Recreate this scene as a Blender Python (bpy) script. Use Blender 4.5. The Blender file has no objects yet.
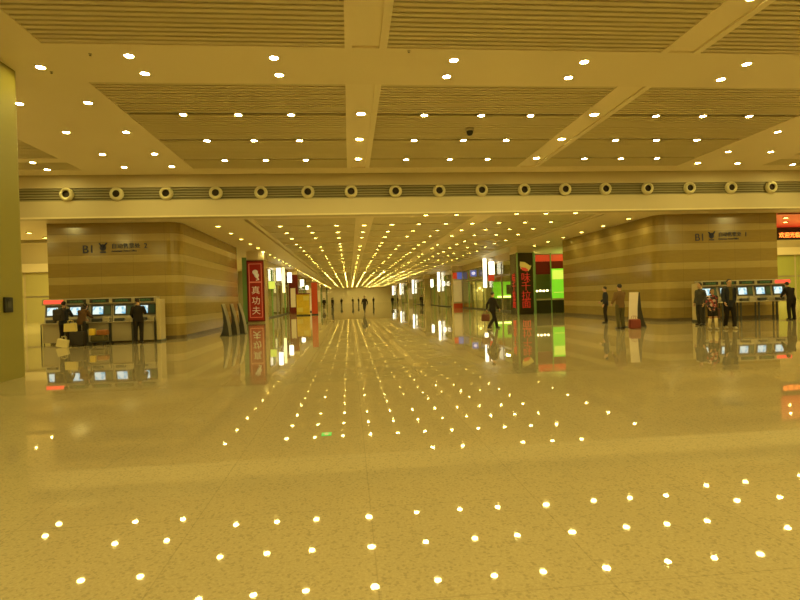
import bpy, bmesh, math, random
from mathutils import Vector, Matrix
random.seed(7)
sc = bpy.context.scene
C = sc.collection
PI = math.pi

# ------------------------------------------------------------------ materials
def mat(name, col, rough=0.6, metal=0.0, emit=None, strength=0.0, noise=0.0, nscale=4.0, spec=0.5):
    m = bpy.data.materials.new(name); m.use_nodes = True
    nt = m.node_tree; b = nt.nodes['Principled BSDF']
    b.inputs['Base Color'].default_value = (*col, 1)
    b.inputs['Roughness'].default_value = rough
    b.inputs['Metallic'].default_value = metal
    b.inputs['Specular IOR Level'].default_value = spec
    if emit:
        b.inputs['Emission Color'].default_value = (*emit, 1)
        b.inputs['Emission Strength'].default_value = strength
    if noise:
        tc = nt.nodes.new('ShaderNodeTexCoord'); n = nt.nodes.new('ShaderNodeTexNoise')
        n.inputs['Scale'].default_value = nscale; n.inputs['Detail'].default_value = 4
        mx = nt.nodes.new('ShaderNodeMix'); mx.data_type = 'RGBA'
        mx.inputs[6].default_value = (*[c*(1-noise) for c in col], 1)
        mx.inputs[7].default_value = (*[min(1, c*(1+noise)) for c in col], 1)
        nt.links.new(tc.outputs['Object'], n.inputs['Vector'])
        nt.links.new(n.outputs['Fac'], mx.inputs[0]); nt.links.new(mx.outputs[2], b.inputs['Base Color'])
    return m

def math_node(nt, op, a, b=None, c=None):
    n = nt.nodes.new('ShaderNodeMath'); n.operation = op
    for i, v in enumerate((a, b, c)):
        if v is None: continue
        if isinstance(v, (int, float)): n.inputs[i].default_value = v
        else: nt.links.new(v, n.inputs[i])
    return n.outputs[0]

def mix_col(nt, fac, a, b):
    m = nt.nodes.new('ShaderNodeMix'); m.data_type = 'RGBA'
    for sock, v in ((m.inputs[0], fac), (m.inputs[6], a), (m.inputs[7], b)):
        if isinstance(v, (int, float)): sock.default_value = v
        elif isinstance(v, tuple): sock.default_value = (*v, 1)
        else: nt.links.new(v, sock)
    return m.outputs[2]

def floor_material():
    m = bpy.data.materials.new('polished_granite'); m.use_nodes = True
    nt = m.node_tree; b = nt.nodes['Principled BSDF']
    tc = nt.nodes.new('ShaderNodeTexCoord'); sep = nt.nodes.new('ShaderNodeSeparateXYZ')
    nt.links.new(tc.outputs['Object'], sep.inputs[0])
    n1 = nt.nodes.new('ShaderNodeTexNoise'); n1.inputs['Scale'].default_value = 55; n1.inputs['Detail'].default_value = 5; n1.inputs['Roughness'].default_value = .7
    n2 = nt.nodes.new('ShaderNodeTexNoise'); n2.inputs['Scale'].default_value = .9; n2.inputs['Detail'].default_value = 3
    v = nt.nodes.new('ShaderNodeTexVoronoi'); v.inputs['Scale'].default_value = 62
    for n in (n1, n2, v): nt.links.new(tc.outputs['Object'], n.inputs['Vector'])
    r1 = nt.nodes.new('ShaderNodeMapRange'); r1.inputs[1].default_value = .3; r1.inputs[2].default_value = .7
    nt.links.new(n1.outputs['Fac'], r1.inputs[0])
    col = mix_col(nt, r1.outputs[0], FLOOR_A, FLOOR_B)
    vs = nt.nodes.new('ShaderNodeSeparateColor'); nt.links.new(v.outputs['Color'], vs.inputs[0])
    spot = math_node(nt, 'GREATER_THAN', vs.outputs[0], .86)
    col = mix_col(nt, math_node(nt, 'MULTIPLY', spot, .32), col, (.20, .165, .10))
    big = nt.nodes.new('ShaderNodeMapRange'); big.inputs[1].default_value = .35; big.inputs[2].default_value = .65; big.inputs[3].default_value = 0; big.inputs[4].default_value = .16
    nt.links.new(n2.outputs['Fac'], big.inputs[0])
    col = mix_col(nt, big.outputs[0], col, (.34, .29, .19))
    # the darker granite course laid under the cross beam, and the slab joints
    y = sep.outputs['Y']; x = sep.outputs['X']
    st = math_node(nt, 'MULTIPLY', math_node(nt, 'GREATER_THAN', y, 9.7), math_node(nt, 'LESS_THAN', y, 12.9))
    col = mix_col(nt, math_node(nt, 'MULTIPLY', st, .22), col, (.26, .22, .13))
    jx = math_node(nt, 'LESS_THAN', math_node(nt, 'FRACT', math_node(nt, 'DIVIDE', math_node(nt, 'ADD', x, 200.3), 1.2)), .007)
    jy = math_node(nt, 'LESS_THAN', math_node(nt, 'FRACT', math_node(nt, 'DIVIDE', math_node(nt, 'ADD', y, 200.2), 1.2)), .007)
    jt = math_node(nt, 'MAXIMUM', jx, jy)
    col = mix_col(nt, math_node(nt, 'MULTIPLY', jt, .24), col, (.17, .14, .08))
    nt.links.new(col, b.inputs['Base Color'])
    b.inputs['Roughness'].default_value = .024
    b.inputs['IOR'].default_value = 1.55
    bp = nt.nodes.new('ShaderNodeBump'); bp.inputs['Strength'].default_value = .004; bp.inputs['Distance'].default_value = .02
    n3 = nt.nodes.new('ShaderNodeTexNoise'); n3.inputs['Scale'].default_value = 1.4
    nt.links.new(tc.outputs['Object'], n3.inputs['Vector']); nt.links.new(n3.outputs['Fac'], bp.inputs['Height'])
    nt.links.new(bp.outputs[0], b.inputs['Normal'])
    return m

def stone_material():
    m = bpy.data.materials.new('banded_stone'); m.use_nodes = True
    nt = m.node_tree; b = nt.nodes['Principled BSDF']
    tc = nt.nodes.new('ShaderNodeTexCoord'); sep = nt.nodes.new('ShaderNodeSeparateXYZ')
    nt.links.new(tc.outputs['Object'], sep.inputs[0])
    z = sep.outputs['Z']
    fr = math_node(nt, 'FRACT', math_node(nt, 'DIVIDE', math_node(nt, 'ADD', z, 10*.893-.64), .893))
    band = math_node(nt, 'LESS_THAN', fr, .36)
    n = nt.nodes.new('ShaderNodeTexNoise'); n.inputs['Scale'].default_value = 2.2; n.inputs['Detail'].default_value = 6
    mp = nt.nodes.new('ShaderNodeMapping'); mp.inputs['Scale'].default_value = (1, 1, 5)
    nt.links.new(tc.outputs['Object'], mp.inputs[0]); nt.links.new(mp.outputs[0], n.inputs['Vector'])
    dark = mix_col(nt, n.outputs['Fac'], (.265, .185, .05), (.335, .24, .07))
    lite = mix_col(nt, n.outputs['Fac'], (.38, .29, .105), (.46, .35, .135))
    col = mix_col(nt, band, dark, lite)
    jz = math_node(nt, 'LESS_THAN', math_node(nt, 'ABSOLUTE', math_node(nt, 'SUBTRACT', fr, .36)), .012)
    jx = math_node(nt, 'LESS_THAN', math_node(nt, 'FRACT', math_node(nt, 'DIVIDE', math_node(nt, 'ADD', math_node(nt, 'ADD', sep.outputs['X'], sep.outputs['Y']), 100), 1.3)), .008)
    col = mix_col(nt, math_node(nt, 'MULTIPLY', math_node(nt, 'MAXIMUM', jz, jx), .5), col, (.10, .075, .04))
    nt.links.new(col, b.inputs['Base Color'])
    b.inputs['Roughness'].default_value = .13
    return m

def glass_material(name, col, refl=.5):
    m = bpy.data.materials.new(name); m.use_nodes = True
    nt = m.node_tree; nt.nodes.clear()
    out = nt.nodes.new('ShaderNodeOutputMaterial'); mx = nt.nodes.new('ShaderNodeMixShader')
    tr = nt.nodes.new('ShaderNodeBsdfTransparent'); tr.inputs[0].default_value = (*col, 1)
    gl = nt.nodes.new('ShaderNodeBsdfGlossy'); gl.inputs['Roughness'].default_value = .03
    fr = nt.nodes.new('ShaderNodeFresnel'); fr.inputs[0].default_value = 1.5
    gm = nt.nodes.new('ShaderNodeNewGeometry'); nt.links.new(math_node(nt, 'MULTIPLY', fr.outputs[0], math_node(nt, 'SUBTRACT', 1.0, gm.outputs['Backfacing'])), mx.inputs[0]); nt.links.new(tr.outputs[0], mx.inputs[1]); nt.links.new(gl.outputs[0], mx.inputs[2])
    nt.links.new(mx.outputs[0], out.inputs[0])
    return m

def screen_material():
    m = bpy.data.materials.new('lit_screen'); m.use_nodes = True
    nt = m.node_tree; b = nt.nodes['Principled BSDF']
    tc = nt.nodes.new('ShaderNodeTexCoord'); n = nt.nodes.new('ShaderNodeTexNoise'); n.inputs['Scale'].default_value = 3.2
    nt.links.new(tc.outputs['Object'], n.inputs['Vector'])
    r = nt.nodes.new('ShaderNodeMapRange'); r.inputs[1].default_value = .46; r.inputs[2].default_value = .54
    nt.links.new(n.outputs['Fac'], r.inputs[0])
    c = mix_col(nt, r.outputs[0], (.22, .55, .75), (.85, 1.0, .92))
    nt.links.new(c, b.inputs['Emission Color']); b.inputs['Emission Strength'].default_value = 1.0
    b.inputs['Base Color'].default_value = (.02, .02, .02, 1)
    return m

FLOOR_A, FLOOR_B = (.40, .328, .19), (.56, .462, .285)
LAMP_COL = (1.0, .825, .25); LAMP = 216.0
M = {}
M['ceiling'] = mat('painted_ceiling', (.78, .68, .46), .55, noise=.03, nscale=.6)
M['trim'] = mat('painted_trim', (.80, .70, .48), .5)
M['slat'] = mat('slat_metal', (.62, .54, .32), .45, spec=.4)
M['void'] = mat('dark_void', (.17, .145, .08), .9)
M['face'] = mat('face_paint', (.58, .495, .30), .5, noise=.03, nscale=.5)
M['louver'] = mat('louver_metal', (.34, .30, .17), .5)
M['nozzle'] = mat('nozzle_plastic', (.66, .60, .36), .4)
M['throat'] = mat('nozzle_throat', (.03, .018, .008), .7)
M['lamp'] = mat('lamp_glow', (.9, .8, .5), .5, emit=LAMP_COL, strength=LAMP)
M['dimlamp'] = mat('worn_lamp_glow', (.9, .8, .5), .5, emit=LAMP_COL, strength=6)
M['ring'] = mat('lamp_ring', (.80, .72, .50), .35)
M['can'] = mat('dark_lamp_can', (.20, .155, .06), .5)
M['floor'] = floor_material(); M['stone'] = stone_material()
M['plinth'] = mat('plinth_stone', (.13, .095, .05), .2)
M['column'] = mat('column_panel', (.29, .255, .055), .42, noise=.05, nscale=1.2)
M['black'] = mat('black_plastic', (.02, .018, .015), .35)
M['steel'] = mat('brushed_steel', (.40, .35, .26), .38, .55)
M['kiosk'] = mat('kiosk_casing', (.44, .38, .25), .42, .15)
M['kioskdark'] = mat('kiosk_recess', (.055, .055, .045), .35)
M['teal'] = mat('kiosk_card_panel', (.035, .085, .075), .3)
M['screen'] = screen_material()
M['redled'] = mat('red_led_header', (.2, .02, .02), .4, emit=(1, .07, .035), strength=1.5)
M['orangeled'] = mat('orange_led_text', (.3, .05, .02), .4, emit=(1, .22, .03), strength=4)
M['greentext'] = mat('dim_green_text', (.06, .16, .06), .4, emit=(.05, .2, .05), strength=.25)
M['signink'] = mat('sign_letter_ink', (.028, .03, .075), .5)
M['redsign'] = mat('red_sign_face', (.36, .02, .012), .35, emit=(1, .03, .01), strength=.05)
M['redframe'] = mat('red_sign_frame', (.16, .012, .008), .3)
M['cream'] = mat('cream_sign_glyph', (.8, .72, .5), .4, emit=(1, .82, .5), strength=.12)
M['pinkline'] = mat('pale_red_sign_line', (.75, .25, .14), .4, emit=(1, .3, .15), strength=.12)
M['greenglass'] = glass_material('green_edge_glass', (.42, .62, .38))
M['greenedge'] = mat('green_glass_edge', (.20, .32, .11), .12, emit=(.35, .6, .08), strength=.05)
M['clear'] = glass_material('shop_glass', (.80, .84, .66))
M['darksign'] = mat('dark_sign_face', (.045, .035, .012), .18)
M['redglyph'] = mat('red_lit_glyph', (.5, .02, .01), .4, emit=(1, .045, .02), strength=.22)
M['yellowemblem'] = mat('yellow_emblem', (.75, .6, .15), .4, emit=(1, .78, .12), strength=.15)
M['greenbox'] = mat('green_lightbox', (.2, .5, .05), .35, emit=(.30, 1.0, .03), strength=.50)
M['limebox'] = mat('lime_lightbox', (.5, .6, .1), .35, emit=(.85, 1.0, .12), strength=.65)
M['whitelight'] = mat('white_light_box', (.9, .88, .8), .4, emit=(1, .95, .70), strength=3.2)
M['warmlight'] = mat('warm_counter_light', (.9, .85, .7), .4, emit=(1, .82, .36), strength=5)
M['bluesign'] = mat('blue_sign', (.12, .16, .5), .35, emit=(.20, .27, 1.0), strength=.3)
M['violet'] = mat('pale_sign_glyph', (.75, .7, .9), .35, emit=(.8, .75, 1), strength=.8)
M['redlight'] = mat('red_light_box', (.6, .05, .02), .35, emit=(1, .10, .03), strength=.26)
M['tan'] = mat('tan_column_stone', (.56, .46, .26), .22, noise=.08, nscale=1.5)
M['poster'] = mat('pale_poster', (.66, .54, .30), .4, emit=(1, .74, .30), strength=.14, noise=.15, nscale=2.5)
M['olive'] = mat('olive_shop_wall', (.42, .37, .17), .5, noise=.2, nscale=.7)
M['standblack'] = mat('matte_black_board', (.03, .026, .016), .6)
M['counter'] = mat('dark_counter', (.05, .045, .022), .2)
M['yellow'] = mat('yellow_panel', (.72, .50, .045), .4, noise=.25, nscale=3)
M['yellowpic'] = mat('pale_yellow_picture', (.75, .62, .14), .4)
M['redbanner'] = mat('red_banner_cloth', (.55, .07, .02), .5, emit=(1, .08, .02), strength=.02)
M['paleyellow'] = mat('pale_yellow_light_box', (.9, .85, .4), .4, emit=(1, .92, .38), strength=1.6)
M['redspill'] = mat('red_light_spill', (.62, .05, .015), .35, emit=(1, .06, .02), strength=.30)  # red light on the ceiling, put into base colour and emission
M['door'] = mat('door_panel', (.52, .47, .20), .4)
M['greendoor'] = mat('green_door_panel', (.40, .43, .12), .4)
M['skin'] = mat('skin', (.50, .29, .17), .5)
M['hair'] = mat('hair', (.018, .012, .008), .6)
M['exitgreen'] = mat('green_floor_marker', (.03, .45, .10), .3, emit=(.06, .9, .16), strength=.35)
M['exitwhite'] = mat('white_floor_marker', (.75, .8, .7), .3)

def cloth(name, col): 
    return mat(name, col, .85, noise=.2, nscale=9, spec=.2)

# ------------------------------------------------------------------ mesh helpers
class MB:
    def __init__(s): s.bm = bmesh.new(); s.mi = 0
    def _f(s, vs):
        try:
            f = s.bm.faces.new(vs); f.material_index = s.mi; return f
        except ValueError: return None
    def box(s, x0, x1, y0, y1, z0, z1):
        v = [s.bm.verts.new(p) for p in ((x0,y0,z0),(x1,y0,z0),(x1,y1,z0),(x0,y1,z0),(x0,y0,z1),(x1,y0,z1),(x1,y1,z1),(x0,y1,z1))]
        for q in ((3,2,1,0),(4,5,6,7),(0,1,5,4),(1,2,6,5),(2,3,7,6),(3,0,4,7)): s._f([v[i] for i in q])
        return s
    def prism(s, pts, a0, a1, axis='y'):
        def P(u, w, a): return {'y': (u, a, w), 'x': (a, u, w), 'z': (u, w, a)}[axis]
        A = [s.bm.verts.new(P(u, w, a0)) for u, w in pts]; B = [s.bm.verts.new(P(u, w, a1)) for u, w in pts]
        n = len(pts); s._f(A[::-1]); s._f(B)
        for i in range(n): s._f([A[i], A[(i+1) % n], B[(i+1) % n], B[i]])
        return s
    def lathe(s, prof, seg=20, axis='z', c=(0,0,0)):
        rings = []
        for r, h in prof:
            ring = []
            for k in range(seg):
                a = 2*PI*k/seg; u, w = r*math.cos(a), r*math.sin(a)
                p = (c[0]+u, c[1]+w, c[2]+h) if axis == 'z' else (c[0]+u, c[1]+h, c[2]+w)
                ring.append(s.bm.verts.new(p))
            rings.append(ring)
        for a, b in zip(rings, rings[1:]):
            for k in range(seg): s._f([a[k], a[(k+1) % seg], b[(k+1) % seg], b[k]])
        return s
    def disc(s, r, z, seg=20, axis='z', c=(0,0,0)):
        vs = []
        for k in range(seg):
            a = 2*PI*k/seg; u, w = r*math.cos(a), r*math.sin(a)
            vs.append(s.bm.verts.new((c[0]+u, c[1]+w, c[2]+z) if axis == 'z' else (c[0]+u, c[1]+z, c[2]+w)))
        s._f(vs); return s
    def ball(s, c, rx, ry, rz, seg=14, rot=None):
        m = Matrix.Translation(c) @ (rot.to_4x4() if rot else Matrix()) @ Matrix.Diagonal((rx, ry, rz, 1))
        r = bmesh.ops.create_uvsphere(s.bm, u_segments=seg, v_segments=max(6, seg*2//3), radius=1, matrix=m)
        for v in r['verts']:
            for f in v.link_faces: f.material_index = s.mi
        return s
    def tube(s, pts, rad, seg=12, cap=True):
        """swept tube; rad = list of r or (rx, ry): rx along the sideways axis"""
        pts = [Vector(p) for p in pts]; rings = []
        for i, p in enumerate(pts):
            d = ((pts[min(i+1, len(pts)-1)]-p).normalized() + (p-pts[max(i-1, 0)]).normalized())
            d = d.normalized() if d.length > 1e-6 else Vector((0, 0, 1))
            ref = Vector((1, 0, 0)) if abs(d.x) < .9 else Vector((0, 1, 0))
            u = (ref - d*ref.dot(d)).normalized(); w = d.cross(u)
            r = rad[i]; rx, ry = r if isinstance(r, tuple) else (r, r)
            rings.append([s.bm.verts.new(p + u*rx*math.cos(2*PI*k/seg) + w*ry*math.sin(2*PI*k/seg)) for k in range(seg)])
        for a, b in zip(rings, rings[1:]):
            for k in range(seg): s._f([a[k], a[(k+1) % seg], b[(k+1) % seg], b[k]])
        if cap: s._f(rings[0][::-1]); s._f(rings[-1])
        return s
    def build(s, name, mats, parent=None, smooth=False, bevel=0, remesh=0, loc=None):
        bmesh.ops.recalc_face_normals(s.bm, faces=s.bm.faces)
        me = bpy.data.meshes.new(name); s.bm.to_mesh(me); s.bm.free()
        for m in (mats if isinstance(mats, (list, tuple)) else [mats]): me.materials.append(m)
        if smooth: me.polygons.foreach_set('use_smooth', [True]*len(me.polygons))
        o = bpy.data.objects.new(name, me); C.objects.link(o)
        if bevel:
            md = o.modifiers.new('bevel', 'BEVEL'); md.width = bevel; md.segments = 2; md.limit_method = 'ANGLE'
        if remesh:
            md = o.modifiers.new('remesh', 'REMESH'); md.mode = 'VOXEL'; md.voxel_size = remesh; md.use_smooth_shade = True
            md = o.modifiers.new('smooth', 'SMOOTH'); md.factor = .5; md.iterations = 4
            dg = bpy.context.evaluated_depsgraph_get(); dg.update()
            me2 = bpy.data.meshes.new_from_object(o.evaluated_get(dg)); me2.name = name
            o.modifiers.clear(); o.data = me2
            me2.polygons.foreach_set('use_smooth', [True]*len(me2.polygons))
        if parent: o.parent = parent
        if loc: o.location = loc
        return o

def thing(name, label, cat, loc=(0,0,0), rz=0, group=None):
    o = bpy.data.objects.new(name, None); C.objects.link(o); o.empty_display_size = .1
    o.location = loc; o.rotation_euler = (0, 0, rz); tag(o, label, cat, group); return o
def tag(o, label, cat, group=None, kind=None):
    o['label'] = label; o['category'] = cat
    if group: o['group'] = group
    if kind: o['kind'] = kind
    return o
def struct(o): o['kind'] = 'structure'; return o
def copy_tree(o, parent=None):
    c = o.copy(); C.objects.link(c)
    if parent: c.parent = parent
    for ch in list(o.children): copy_tree(ch, c)
    return c

def text(name, s, size, m, loc, parent=None, depth=.01, rot=(PI/2, 0, 0), align='LEFT', sx=1.0):
    cu = bpy.data.curves.new(name, 'FONT'); cu.body = s; cu.size = size; cu.extrude = depth
    cu.align_x = align; cu.align_y = 'BOTTOM_BASELINE'; cu.resolution_u = 3
    t = bpy.data.objects.new(name, cu); C.objects.link(t)
    dg = bpy.context.evaluated_depsgraph_get(); dg.update()
    me = bpy.data.meshes.new_from_object(t.evaluated_get(dg))
    bpy.data.objects.remove(t); bpy.data.curves.remove(cu)
    me.name = name; me.materials.clear(); me.materials.append(m)
    o = bpy.data.objects.new(name, me); C.objects.link(o)
    o.rotation_euler = rot; o.location = loc; o.scale = (sx, 1, 1)
    if parent: o.parent = parent
    return o

ORD = ['zeroth','first','second','third','fourth','fifth','sixth','seventh','eighth','ninth','tenth','eleventh','twelfth','thirteenth','fourteenth','fifteenth','sixteenth','seventeenth','eighteenth','nineteenth','twentieth','twenty-first','twenty-second','twenty-third','twenty-fourth']

# ------------------------------------------------------------------ camera
f_px = 530.654
cam = bpy.data.cameras.new('camera'); cam.sensor_width = 36; cam.lens = f_px*36/800; cam.clip_end = 400
co = bpy.data.objects.new('camera', cam); C.objects.link(co)
r_ = Vector((0.99508848, -0.09453861, -0.02934906)); u_ = Vector((0.02971622, 0.00247788, 0.9995553)); w_ = Vector((0.09442385, 0.99551811, -0.00527504))
mw = Matrix((r_, u_, -w_)).transposed().to_4x4(); mw.translation = (0, 0, 1.5)
co.matrix_world = mw
sc.camera = co

# ------------------------------------------------------------------ floor and outer shell
HZ, CZ = 6.7, 5.0
YF = 22.2
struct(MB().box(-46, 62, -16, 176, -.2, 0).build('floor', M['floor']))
struct(MB().box(-30.3, -30, -16, 22.2, 0, 7.3).build('wall_left_hall', M['face']))
struct(MB().box(38, 38.3, -16, 22.2, 0, 7.3).build('wall_right_hall', M['face']))
struct(MB().box(-30, 38, -16.3, -16, 0, 7.3).build('wall_rear', M['face']))

# hall ceiling: painted field with openings for the slatted bays
XS = [(-5.88, .05), (.93, 6.96), (7.88, 13.9)]                     # bays between the strips
YB = [(-7.45, .8), (2.75, 11.07), (12.95, 21.23)]
cb = MB()
def field(x0, x1, y0, y1): cb.box(x0, x1, y0, y1, HZ, HZ+.28)
field(-30, 38, -16, YB[0][0]); field(-30, 38, YB[0][1], YB[1][0]); field(-30, 38, YB[1][1], YB[2][0]); field(-30, 38, YB[2][1], 22.12)
for y0, y1 in YB:
    if y0 > 12:
        field(-10.0, -5.88, y0, y1)
        field(13.9, 17.75, y0, y1)
        field(-30, -10.0, 19.62, 20.15); field(17.75, 38, 19.62, 20.15)
        field(-30, -16.0, y0, y1); field(23.9, 38, y0, y1)
    else:
        field(-30, -5.88, y0, y1); field(13.9, 38, y0, y1)
struct(cb.build('ceiling', M['ceiling']))
struct(MB().box(-30, 38, -16, 22.2, 7.25, 7.4).build('ceiling_upper', M['void']))

# the two lengthwise strips: raised edges around a shallow sunk middle
for n, (x0, x1) in enumerate(((.05, .93), (6.96, 7.88))):
    b = MB()
    for y0, y1 in YB:
        b.box(x0, x0+.16, y0, y1, HZ, HZ+.26); b.box(x1-.16, x1, y0, y1, HZ, HZ+.26); b.box(x0+.16, x1-.16, y0, y1, HZ+.045, HZ+.26)
    struct(b.build('trim_%d' % (n+1), M['trim']))

def slat_bay(x0, x1, y0, y1, z, pitch, label, seams=(), group=None, depth=.05, fill=.62):
    t = thing('slatted_ceiling_panel', label, 'ceiling panel', ((x0+x1)/2, (y0+y1)/2, z), 0, group)
    cx, cy = (x0+x1)/2, (y0+y1)/2
    b = MB(); n = int((y1-y0)/pitch); p = (y1-y0)/n
    for k in range(n):
        a = y0+k*p; c = a+p*(1-fill)/2; d = c+p*fill
        if any(c-.03 < s < d+.03 for s in seams): continue
        b.box(x0-cx, x1-cx, c-cy, d-cy, .012, .012+depth)
    b.build('slats', M['slat'], t)
    MB().box(x0-cx, x1-cx, y0-cy, y1-cy, .2, .23).build('backing', M['void'], t)
    if seams:
        g = MB()
        for s in seams: g.box(x0-cx, x1-cx, s-.05-cy, s+.05-cy, .06, .085)
        g.build('light_channel', M['louver'], t)
    return t

ROWS = (15.13, 17.566, 20.007)
side = ['left of the centre strip', 'between the two lengthwise strips', 'right of the right strip']
for (x0, x1), s in zip(XS, side):
    slat_bay(x0, x1, *YB[1], HZ, .17, 'unlit slatted ceiling bay nearest the camera, ' + s, group='slatted hall ceiling bays')
    slat_bay(x0, x1, *YB[2], HZ, .17, 'slatted ceiling bay with three rows of lights, ' + s, ROWS, group='slatted hall ceiling bays')
    slat_bay(x0, x1, *YB[0], HZ, .17, 'slatted ceiling bay behind the camera, ' + s, group='slatted hall ceiling bays')
slat_bay(-16.0, -10.0, YB[2][0], 19.62, HZ, .17, 'slatted ceiling bay over the far left aisle beside the column', group='slatted hall ceiling bays')
slat_bay(17.75, 23.9, YB[2][0], 19.62, HZ, .17, 'slatted ceiling bay over the far right aisle', group='slatted hall ceiling bays')
slat_bay(-16.0, -10.0, 20.15, 21.23, HZ, .17, 'narrow slatted ceiling slot at the far left, next to the nozzle band', group='slatted hall ceiling bays')
slat_bay(17.75, 23.9, 20.15, 21.23, HZ, .17, 'narrow slatted ceiling slot at the far right, next to the nozzle band', group='slatted hall ceiling bays')

# bulkhead with the grille band
struct(MB().box(-30, 38, YF, YF+.5, 6.21, 7.3).build('wall_bulkhead_upper', M['face']))
struct(MB().box(-30, 38, YF+.14, YF+.5, 5.69, 6.21).build('wall_bulkhead_recess', M['face']))
struct(MB().box(-30, 38, YF, YF+.5, CZ, 5.69).build('wall_bulkhead_lower', M['face']))
struct(MB().box(-30, 38, YF-.03, YF, CZ, CZ+.06).build('trim_8', M['trim']))
gt = thing('grille_band', 'long dark louvred ventilation band running across the bulkhead above the corridor', 'grille', (4, YF+.1, 5.95))
b = MB()
for k in range(5): b.box(-34, 34, -.07, .0, -.25+k*.105, -.25+k*.105+.05)
b.build('louvers', M['louver'], gt)
MB().box(-34, 34, .01, .035, -.255, .255).build('backing', M['void'], gt)

nz = None
NX = [-12.9,-11.02,-9.13,-7.22,-5.28,-3.48,-1.58,.19,2.05,3.9,5.73,7.59,9.41,11.22,13.14,15.1,17.06,18.98]
for i, x in enumerate(NX):
    if i == 0: continue
    lab = 'round pale air nozzle in the grille band, %s from the left column' % ORD[i]
    if nz is None:
        nz = thing('air_vent_nozzle', lab, 'air nozzle', (x, YF-.005, 5.95), 0, 'round air nozzles in the grille band')
        MB().lathe([(.14, .0), (.14, -.11), (.19, -.15), (.24, -.12), (.27, -.05), (.27, .0)], 28, 'y').build('nozzle_ring', M['nozzle'], nz, True)
        MB().lathe([(.14, -.09), (.115, -.04), (.10, -.01)], 24, 'y').disc(.10, -.01, 24, 'y').build('nozzle_throat', M['throat'], nz, True)
    else:
        o = copy_tree(nz); o.location = (x, YF-.005, 5.95); o['label'] = lab

# ------------------------------------------------------------------ downlights
def lamp_proto(name, label, r=.12, rows=True):
    t = thing(name, label, 'ceiling light', (0, 0, 0), 0)
    MB().lathe([(r, -.001), (r+.01, -.012), (r+.035, -.010), (r+.045, 0), (r+.045, .05), (.0, .05)], 20).build('trim_ring', M['ring'], t, True)
    MB().disc(r, -.002, 20).build('lamp', M['lamp'], t)
    return t
dl = None
def downlight(x, y, z, label, group):
    global dl
    if dl is None: dl = o = lamp_proto('downlight', label)
    else: o = copy_tree(dl)
    o.location = (x, y, z-.004); o['label'] = label; o['group'] = group
    return o
X0 = [-4.407,-2.927,-1.475,.48,2.294,3.961,5.436,7.377,9.311,10.799,12.296]
RN = ['front', 'middle', 'rear']
pos = ['third light left of the centre strip','second light left of the centre strip','first light left of the centre strip','on the centre strip',
       'first light right of the centre strip','second light right of the centre strip','third light right of the centre strip','on the right strip',
       'first light right of the right strip','second light right of the right strip','third light right of the right strip']
for j, y in enumerate(ROWS):
    for i, x in enumerate(X0):
        z = HZ+.045 if i in (3, 7) else HZ+.006
        downlight(x, y, z, 'round downlight, %s hall row, %s' % (RN[j], pos[i]), 'round downlights in the slatted hall bays').scale = (.95,)*3 if i in (3, 7) else (.74,)*3
BX = [-4.43, -1.46, 2.45, 5.44, 9.38]
for j, (y, nm) in enumerate(((11.57, 'nearer'), (12.44, 'farther'))):
    for i, x in enumerate(BX):
        downlight(x, y, HZ, 'large round downlight on the white cross beam, %s of its pair, %s pair from left' % (nm, ORD[i+1]), 'paired downlights on the cross beam')
downlight(7.42, 8.99, HZ+.045, 'downlight on the right strip nearest the camera, at the top edge', 'lights near the top edge')
PL = [(-6.5, 12.17, 'inner', 1), (-6.5, 14.26, 'inner', 2), (-6.53, 16.66, 'inner', 3), (-6.56, 19.07, 'inner', 4), (-6.55, 20.83, 'inner', 5),
      (-8.21, 14.35, 'outer', 1), (-8.25, 16.68, 'outer', 2), (-8.29, 19.1, 'outer', 3), (-8.31, 20.9, 'outer', 4)]
for x, y, s, k in PL:
    downlight(x, y, HZ, 'downlight on the plain left ceiling strip, %s line, %s from the camera' % (s, ORD[k]), 'downlights on the plain left strip')
PR = [(14.52, 14.4, 'inner', 1), (14.53, 16.62, 'inner', 2), (14.6, 19.07, 'inner', 3), (14.53, 20.75, 'inner', 4), (16.38, 19.09, 'outer', 1), (16.36, 20.84, 'outer', 2)]
for x, y, s, k in PR:
    downlight(x, y, HZ, 'downlight on the plain right ceiling strip, %s line, %s from the camera' % (s, ORD[k]), 'downlights on the plain right strip')
downlight(-11.13, 20.15, HZ, 'small downlight at the near edge of the narrow left slot', 'lights at the narrow slots')
downlight(-11.2, 21.19, HZ, 'small downlight at the far edge of the narrow left slot', 'lights at the narrow slots')
downlight(19.1, 21.1, HZ, 'small downlight at the narrow slot on the far right', 'lights at the narrow slots')

# ------------------------------------------------------------------ corridor ceiling
YC0, YC1 = 23.1, 170.0
S0, S1 = (.36, 1.16), (5.62, 6.42)
CX = [-3.13+1.31*k for k in range(11)]
b = MB()
b.box(-30, -4.4, YF+.5, 29.2, CZ, CZ+.3); b.box(11.7, 38, YF+.5, 29.2, CZ, CZ+.3)
b.box(-13, -4.4, 29.2, YC1, CZ, CZ+.3); b.box(11.7, 20.5, 29.2, YC1, CZ, CZ+.3)
b.box(-4.4, 11.7, YF+.5, YC0, CZ, CZ+.3)
b.box(*S0, YC0, YC1, CZ, CZ+.3); b.box(*S1, YC0, YC1, CZ, CZ+.3)
struct(b.build('ceiling_corridor', M['ceiling']))
b = MB(); b.box(-4.24, -4.02, YC0, YC1, CZ, CZ+.26); b.box(11.32, 11.54, YC0, YC1, CZ, CZ+.26)
struct(MB().box(-13, 20.5, YC0, YC1, CZ+.31, CZ+.34).build('ceiling_corridor_upper', M['void']))
struct(b.build('trim_3', M['trim']))
RY = [25.3+2.55*k for k in range(57)]
bars = [RY[k] for k in range(3, 57, 3)]
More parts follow.
